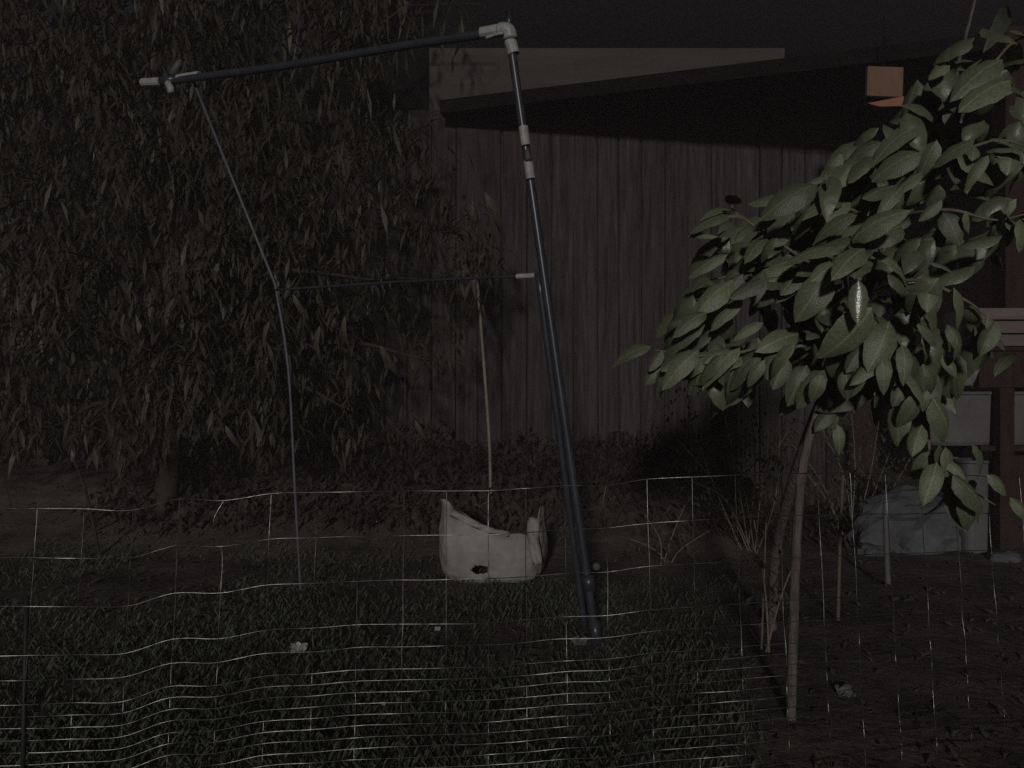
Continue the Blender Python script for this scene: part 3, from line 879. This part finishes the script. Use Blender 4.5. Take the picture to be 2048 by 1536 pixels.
# the leaves too many to part one by one, deeper in the crown
poly = [(1480, 420), (1400, 530), (1330, 680), (1420, 770), (1600, 700), (1690, 800), (1960, 770), (2060, 620), (2070, -30), (1890, 50), (1850, 200), (1740, 260), (1660, 350), (1560, 400)]
def inside(x, y):
    r = False
    for k in range(len(poly)):
        (xa, ya), (xb, yb) = poly[k - 1], poly[k]
        if (ya > y) != (yb > y) and x < (xb - xa) * (y - ya) / (yb - ya) + xa:
            r = not r
    return r
bmf = bmesh.new()
n_f = 0
while n_f < 290:
    px_, py_ = rl.uniform(1320, 2070), rl.uniform(-30, 810)
    d = rl.uniform(2.05, 2.5)
    if not inside(px_, py_) or noise.noise(Vector((px_ * .008, py_ * .008, d * 3))) < -0.22:
        continue
    if px_ > 1880 and rl.random() < (0.95 if py_ > 500 else 0.55):
        continue
    st = P(px_, py_, d)
    out = Vector((rl.uniform(-1.1, .35), rl.uniform(-.6, .4), rl.uniform(-.75, .0))).normalized() * rl.uniform(.085, .14)
    up = Vector((rl.uniform(-.5, .3), rl.uniform(-.95, -.45), rl.uniform(.4, .95)))
    me_ = rl.choice(LV)
    L = out.length
    xax = out.normalized(); zax = (up - xax * up.dot(xax)).normalized(); yax = zax.cross(xax)
    M_ = Matrix.Translation(st) @ Matrix((xax, yax, zax)).transposed().to_4x4() @ Matrix.Scale(L, 4)
    k0 = len(bmf.verts)
    bmf.from_mesh(me_)
    bmf.verts.ensure_lookup_table()
    for v in bmf.verts[k0:]:
        v.co = M_ @ v.co
    n_f += 1
mef = bpy.data.meshes.new('foliage')
bmf.to_mesh(mef); bmf.free()
mef.materials.append(MATS['leaf'])
fo2 = bpy.data.objects.new('foliage', mef)
COL.objects.link(fo2)
attach(fo2, btree)
fo2['kind'] = 'stuff'

# ------------------------------------------------------------------ weedy shrubs between the fence and the wall
def shrub(label, base_px, tops, d_off, nleaf, seed, group='thin weedy shrubs behind the wire fence'):
    rr = random.Random(seed)
    bs = ground_at(*base_px)
    t = thing('weedy_shrub', label, 'shrub', bs, group)
    V = []
    for (mx, my, tx, ty, dd) in tops:
        sp = spline([bs - Vector((0, 0, .02)) + Vector((rr.uniform(-.04, .04), rr.uniform(-.04, .04), 0)), P(mx, my, bs.y + dd * .5), P(tx, ty, bs.y + dd)], 8)
        MB().tube(sp, [0.0045 * (1 - 0.6 * i / len(sp)) for i in range(len(sp))], 5).build('stem', MATS['twig'], t, smooth=True)
        for k in range(nleaf):
            i = rr.randint(len(sp) // 4, len(sp) - 1)
            V.append(sp[i] + Vector((rr.gauss(0, .045), rr.gauss(0, .05), rr.gauss(0, .04))))
    o = bpy.data.objects.new('leaves', leaves_mesh(V, 0.05, 0.009, rr, 0.6, MATS['weed_leaf'], 'leaves'))
    COL.objects.link(o)
    attach(o, t)
    o['kind'] = 'stuff'
shrub('weedy shrub with two long arching stems left of the slender trunk', (1500, 1105), [(1420, 950, 1362, 775, .1), (1470, 930, 1440, 790, -.1), (1480, 960, 1400, 880, .2), (1530, 950, 1590, 840, .2), (1450, 1000, 1380, 960, 0.), (1440, 980, 1330, 850, .2), (1510, 930, 1500, 800, .3), (1550, 1000, 1560, 870, .1)], 0, 80, 1)
shrub('low bushy weed right behind the slender trunk', (1700, 1090), [(1690, 960, 1640, 850, .1), (1740, 950, 1760, 830, .1), (1710, 930, 1700, 800, 0), (1770, 1000, 1830, 900, .2), (1660, 1010, 1600, 930, 0), (1750, 980, 1800, 850, .3), (1640, 960, 1560, 860, .3)], 0, 90, 2)
shrub('short sparse weed beside the white sack and pipe frame foot', (1330, 1130), [(1320, 1080, 1290, 1030, 0), (1345, 1070, 1370, 1010, 0), (1310, 1100, 1255, 1075, 0), (1360, 1100, 1420, 1060, .1)], 0, 26, 3)
shrub('small twiggy weed against the left of the slender trunk base', (1545, 1300), [(1530, 1180, 1508, 1040, 0.), (1528, 1160, 1532, 1045, 0.05), (1560, 1200, 1590, 1120, 0)], 0, 12, 4)

# ------------------------------------------------------------------ ground cover
rg_ = random.Random(9)
V, Fc = [], []
cnt = 0
while cnt < 24000:
    y = 1.35 + 3.4 * rg_.random() ** 1.2
    x = rg_.uniform(-1.0, 0.95) * y * 0.72
    px_ = 1024 + x / y * F
    dens = 0.35 + 0.65 * noise.noise(Vector((x * 1.5, y * 1.5, 0)))
    dens += 0.35 * sstep(1500, 400, px_) * sstep(4.2, 2.0, y) - 0.5 * sstep(1350, 1650, px_) - 0.25 * sstep(3.0, 4.4, y)
    if rg_.random() > dens:
        continue
    z = gz(x, y)
    h = rg_.uniform(0.010, 0.038)
    a = rg_.uniform(0, 6.28)
    lx, ly = math.cos(a) * h * 0.6, math.sin(a) * h * 0.6
    w = 0.0013
    sx_, sy2 = -math.sin(a) * w, math.cos(a) * w
    k = len(V)
    V += [(x - sx_, y - sy2, z - .004), (x + sx_, y + sy2, z - .004), (x + lx * .4 + sx_, y + ly * .4 + sy2, z + h * .7), (x + lx, y + ly, z + h)]
    Fc += [(k, k + 1, k + 2), (k, k + 2, k + 3)]
    cnt += 1
me = bpy.data.meshes.new('grass')
me.from_pydata(V, [], Fc)
me.materials.append(MATS['grass'])
go = bpy.data.objects.new('grass', me)
COL.objects.link(go)
go['kind'] = 'stuff'
tag(go, 'sparse short dark green grass around the wire fence', 'grass')

V = []
for _ in range(2600):
    y = 1.5 + 4.0 * rg_.random()
    x = rg_.uniform(-1, 1) * y * 0.7
    V.append(Vector((x, y, gz(x, y) + rg_.uniform(0.004, 0.02))))
lo = bpy.data.objects.new('leaf_litter', leaves_mesh(V, 0.045, 0.009, rg_, 0.12, MATS['litter'], 'leaf_litter'))
COL.objects.link(lo)
lo['kind'] = 'stuff'
tag(lo, 'scattered dead leaves and bits over the dark soil', 'leaf litter')

# low dark growth along the foot of the wall
V = []
while len(V) < 5200:
    y = rg_.uniform(4.7, 5.9)
    x = rg_.uniform(-2.6, 2.3)
    h = (0.16 + 0.30 * sstep(4.7, 5.8, y)) * (0.75 + 0.5 * noise.noise(Vector((x * 2.3, y * 2, 4)))) * (1 - 0.5 * sstep(1.2, 2.0, x))
    V.append(Vector((x, y, gz(x, y) + h * rg_.random() ** 0.6)))
uo = bpy.data.objects.new('undergrowth', leaves_mesh(V, 0.075, 0.016, rg_, 0.7, MATS['undergrowth'], 'undergrowth'))
COL.objects.link(uo)
uo['kind'] = 'stuff'
tag(uo, 'low dark brown undergrowth along the foot of the board wall', 'undergrowth')

# paper and plastic scraps
def scrap(px_, py_, sz, label, seed, m='paper'):
    rr = random.Random(seed)
    p = ground_at(px_, py_)
    n = 6
    V = []
    for j in range(n):
        for i in range(n):
            u, v = i / (n - 1) - .5, j / (n - 1) - .5
            w = noise.noise(Vector((u * 4 + seed, v * 4, 0)))
            V.append((p.x + u * sz * (1 + .4 * w), p.y + v * sz * .8, p.z + 0.012 + sz * (.35 * v + .3 * w) + sz * .18))
    o = MB().add(V, [(j * n + i, j * n + i + 1, (j + 1) * n + i + 1, (j + 1) * n + i) for j in range(n - 1) for i in range(n - 1)]).build('scrap', MATS[m])
    sm_ = o.modifiers.new('thick', 'SOLIDIFY'); sm_.thickness = 0.0015
    tag(o, label, 'litter', 'scraps lying on the soil')
scrap(597, 1308, 0.055, 'largest white scrap on the grass left of the sack', 2)
scrap(875, 1266, 0.022, 'tiny pale scrap just below the white sack', 3)
scrap(766, 1417, 0.014, 'speck of white litter at the bottom of the picture', 4)
scrap(1160, 1293, 0.05, 'flat grey scrap at the foot of the leaning pipe', 5, 'tub')
scrap(1690, 1395, 0.05, 'dull scrap on the dark soil right of the slender trunk', 6, 'tub')
scrap(370, 1000, 0.03, 'small pale scrap under the big dark tree', 7)

# ------------------------------------------------------------------ wire fence in the foreground
cols = [-118, -22, 75, 170, 267, 360, 450, 540, 632, 718, 808, 892, 976, 1052, 1128, 1212, 1296, 1384, 1470, 1555, 1632, 1700, 1768, 1838, 1905, 1972, 2040, 2108]
topx = [-200, 0, 265, 360, 450, 540, 720, 975, 1130, 1210, 1255, 1380, 1500, 1550, 1700, 1900, 2200]
topy = [1014, 1016, 1020, 998, 1000, 986, 982, 983, 972, 969, 962, 953, 948, 946, 946, 950, 955]
rowu = [0, 1, 2, 3, 3.5, 4, 4.25, 4.5, 4.75, 5, 5.25, 5.5, 5.75, 6, 6.25, 6.5, 6.75, 7]
rw = random.Random(17)
def col_d(px_):
    return float(np.interp(px_, [-200, 100, 500, 1000, 1500, 1600, 2200], [1.66, 1.70, 1.80, 1.86, 1.90, 1.93, 2.36]))
grid = []
for ci, px_ in enumerate(cols):
    d = col_d(px_)
    y0 = float(np.interp(px_, topx, topy))
    col = []
    cjx, cjy = rw.uniform(-2.5, 2.5), rw.uniform(-1.6, 1.6)
    for ri, u in enumerate(rowu):
        dy = u * 0.1016 * F / d
        # the bend of the second-from-left dip shows in every wire less and less downward
        sag = (y0 - 960) * (0.12 * min(u, 4)) * (0.25 if px_ < 700 else 0.0)
        jx = (px_ - 980) / 1000 * 0.075 * dy + cjx + rw.uniform(-0.9, 0.9) * (1 if u < 4 else 0.25)
        jy = cjy + rw.uniform(-0.7, 0.7) * (1 if u < 4 else 0.6)
        dd = d + 0.012 * math.sin(ci * 1.3 + u * 0.9) + rw.uniform(-0.006, 0.006)
        col.append(P(px_ + jx, y0 + dy + sag + jy, dd))
    grid.append(col)
fbase = Vector(grid[13][-1])
fence = thing('wire_fence', 'galvanised welded wire garden fence with wavy top in the foreground', 'fence', (fbase.x, fbase.y, gz(fbase.x, fbase.y)))
R = 0.00105
for ci, col in enumerate(grid):
    pts = list(col)
    pts.append(pts[-1] - Vector((0, 0, 0.05)))
    if ci == 6:
        pts.insert(1, pts[0].lerp(pts[1], 0.45) + Vector((-0.018, -0.01, 0)))
    if ci == 15:
        pts.insert(1, pts[0].lerp(pts[1], 0.55) + Vector((-0.010, -0.006, 0)))
    sp = spline(pts, 4)
    sp = [p + Vector((noise.noise(p * 14) * .0008, noise.noise(p * 14 + Vector((5, 0, 0))) * .004, 0)) for p in sp]
    MB().tube(sp, R, 5, False).build('vertical_wire', MATS['wire'], fence, smooth=True)
for ri in range(len(rowu)):
    pts = [grid[ci][ri] + Vector((0, -0.0017, 0)) for ci in range(len(cols))]
    sp = spline(pts, 6)
    sp = [p + Vector((0, noise.noise(p * 9 + Vector((ri * 3, 0, 0))) * .004, noise.noise(p * 11 + Vector((0, ri, 0))) * .0012)) for p in sp]
    MB().tube(sp, R * (1.15 if ri == 0 else 1.0), 5, False).build('horizontal_wire', MATS['wire'], fence, smooth=True)
p0 = grid[2][3] + Vector((-0.008, 0.012, 0.12))
MB().tube([p0, Vector((p0.x - 0.012, p0.y, gz(p0.x, p0.y) - 0.05))], 0.0052, 8).build('fence_stake', MATS['stake_green'], fence, smooth=True)

# ------------------------------------------------------------------ added haze veil that lifts the blacks
hz = MB().box((0, 9.75, 2.35), (51, 32.5, 6.9)).build('haze', None)
hz['kind'] = 'stuff'
hm = bpy.data.materials.new('black_lift_haze')
hm.use_nodes = True
hn = hm.node_tree
hn.nodes.remove(hn.nodes['Principled BSDF'])
pv = hn.nodes.new('ShaderNodeVolumePrincipled')
pv.inputs['Color'].default_value = (1.0, 0.90, 0.89, 1)
pv.inputs['Density'].default_value = 0.0074  # added veil, evenly thin, brightens the darkest tones
hn.links.new(pv.outputs[0], hn.nodes['Material Output'].inputs['Volume'])
hz.data.materials.append(hm)
tag(hz, 'thin added haze veil lifting the blacks over the whole garden', 'haze')
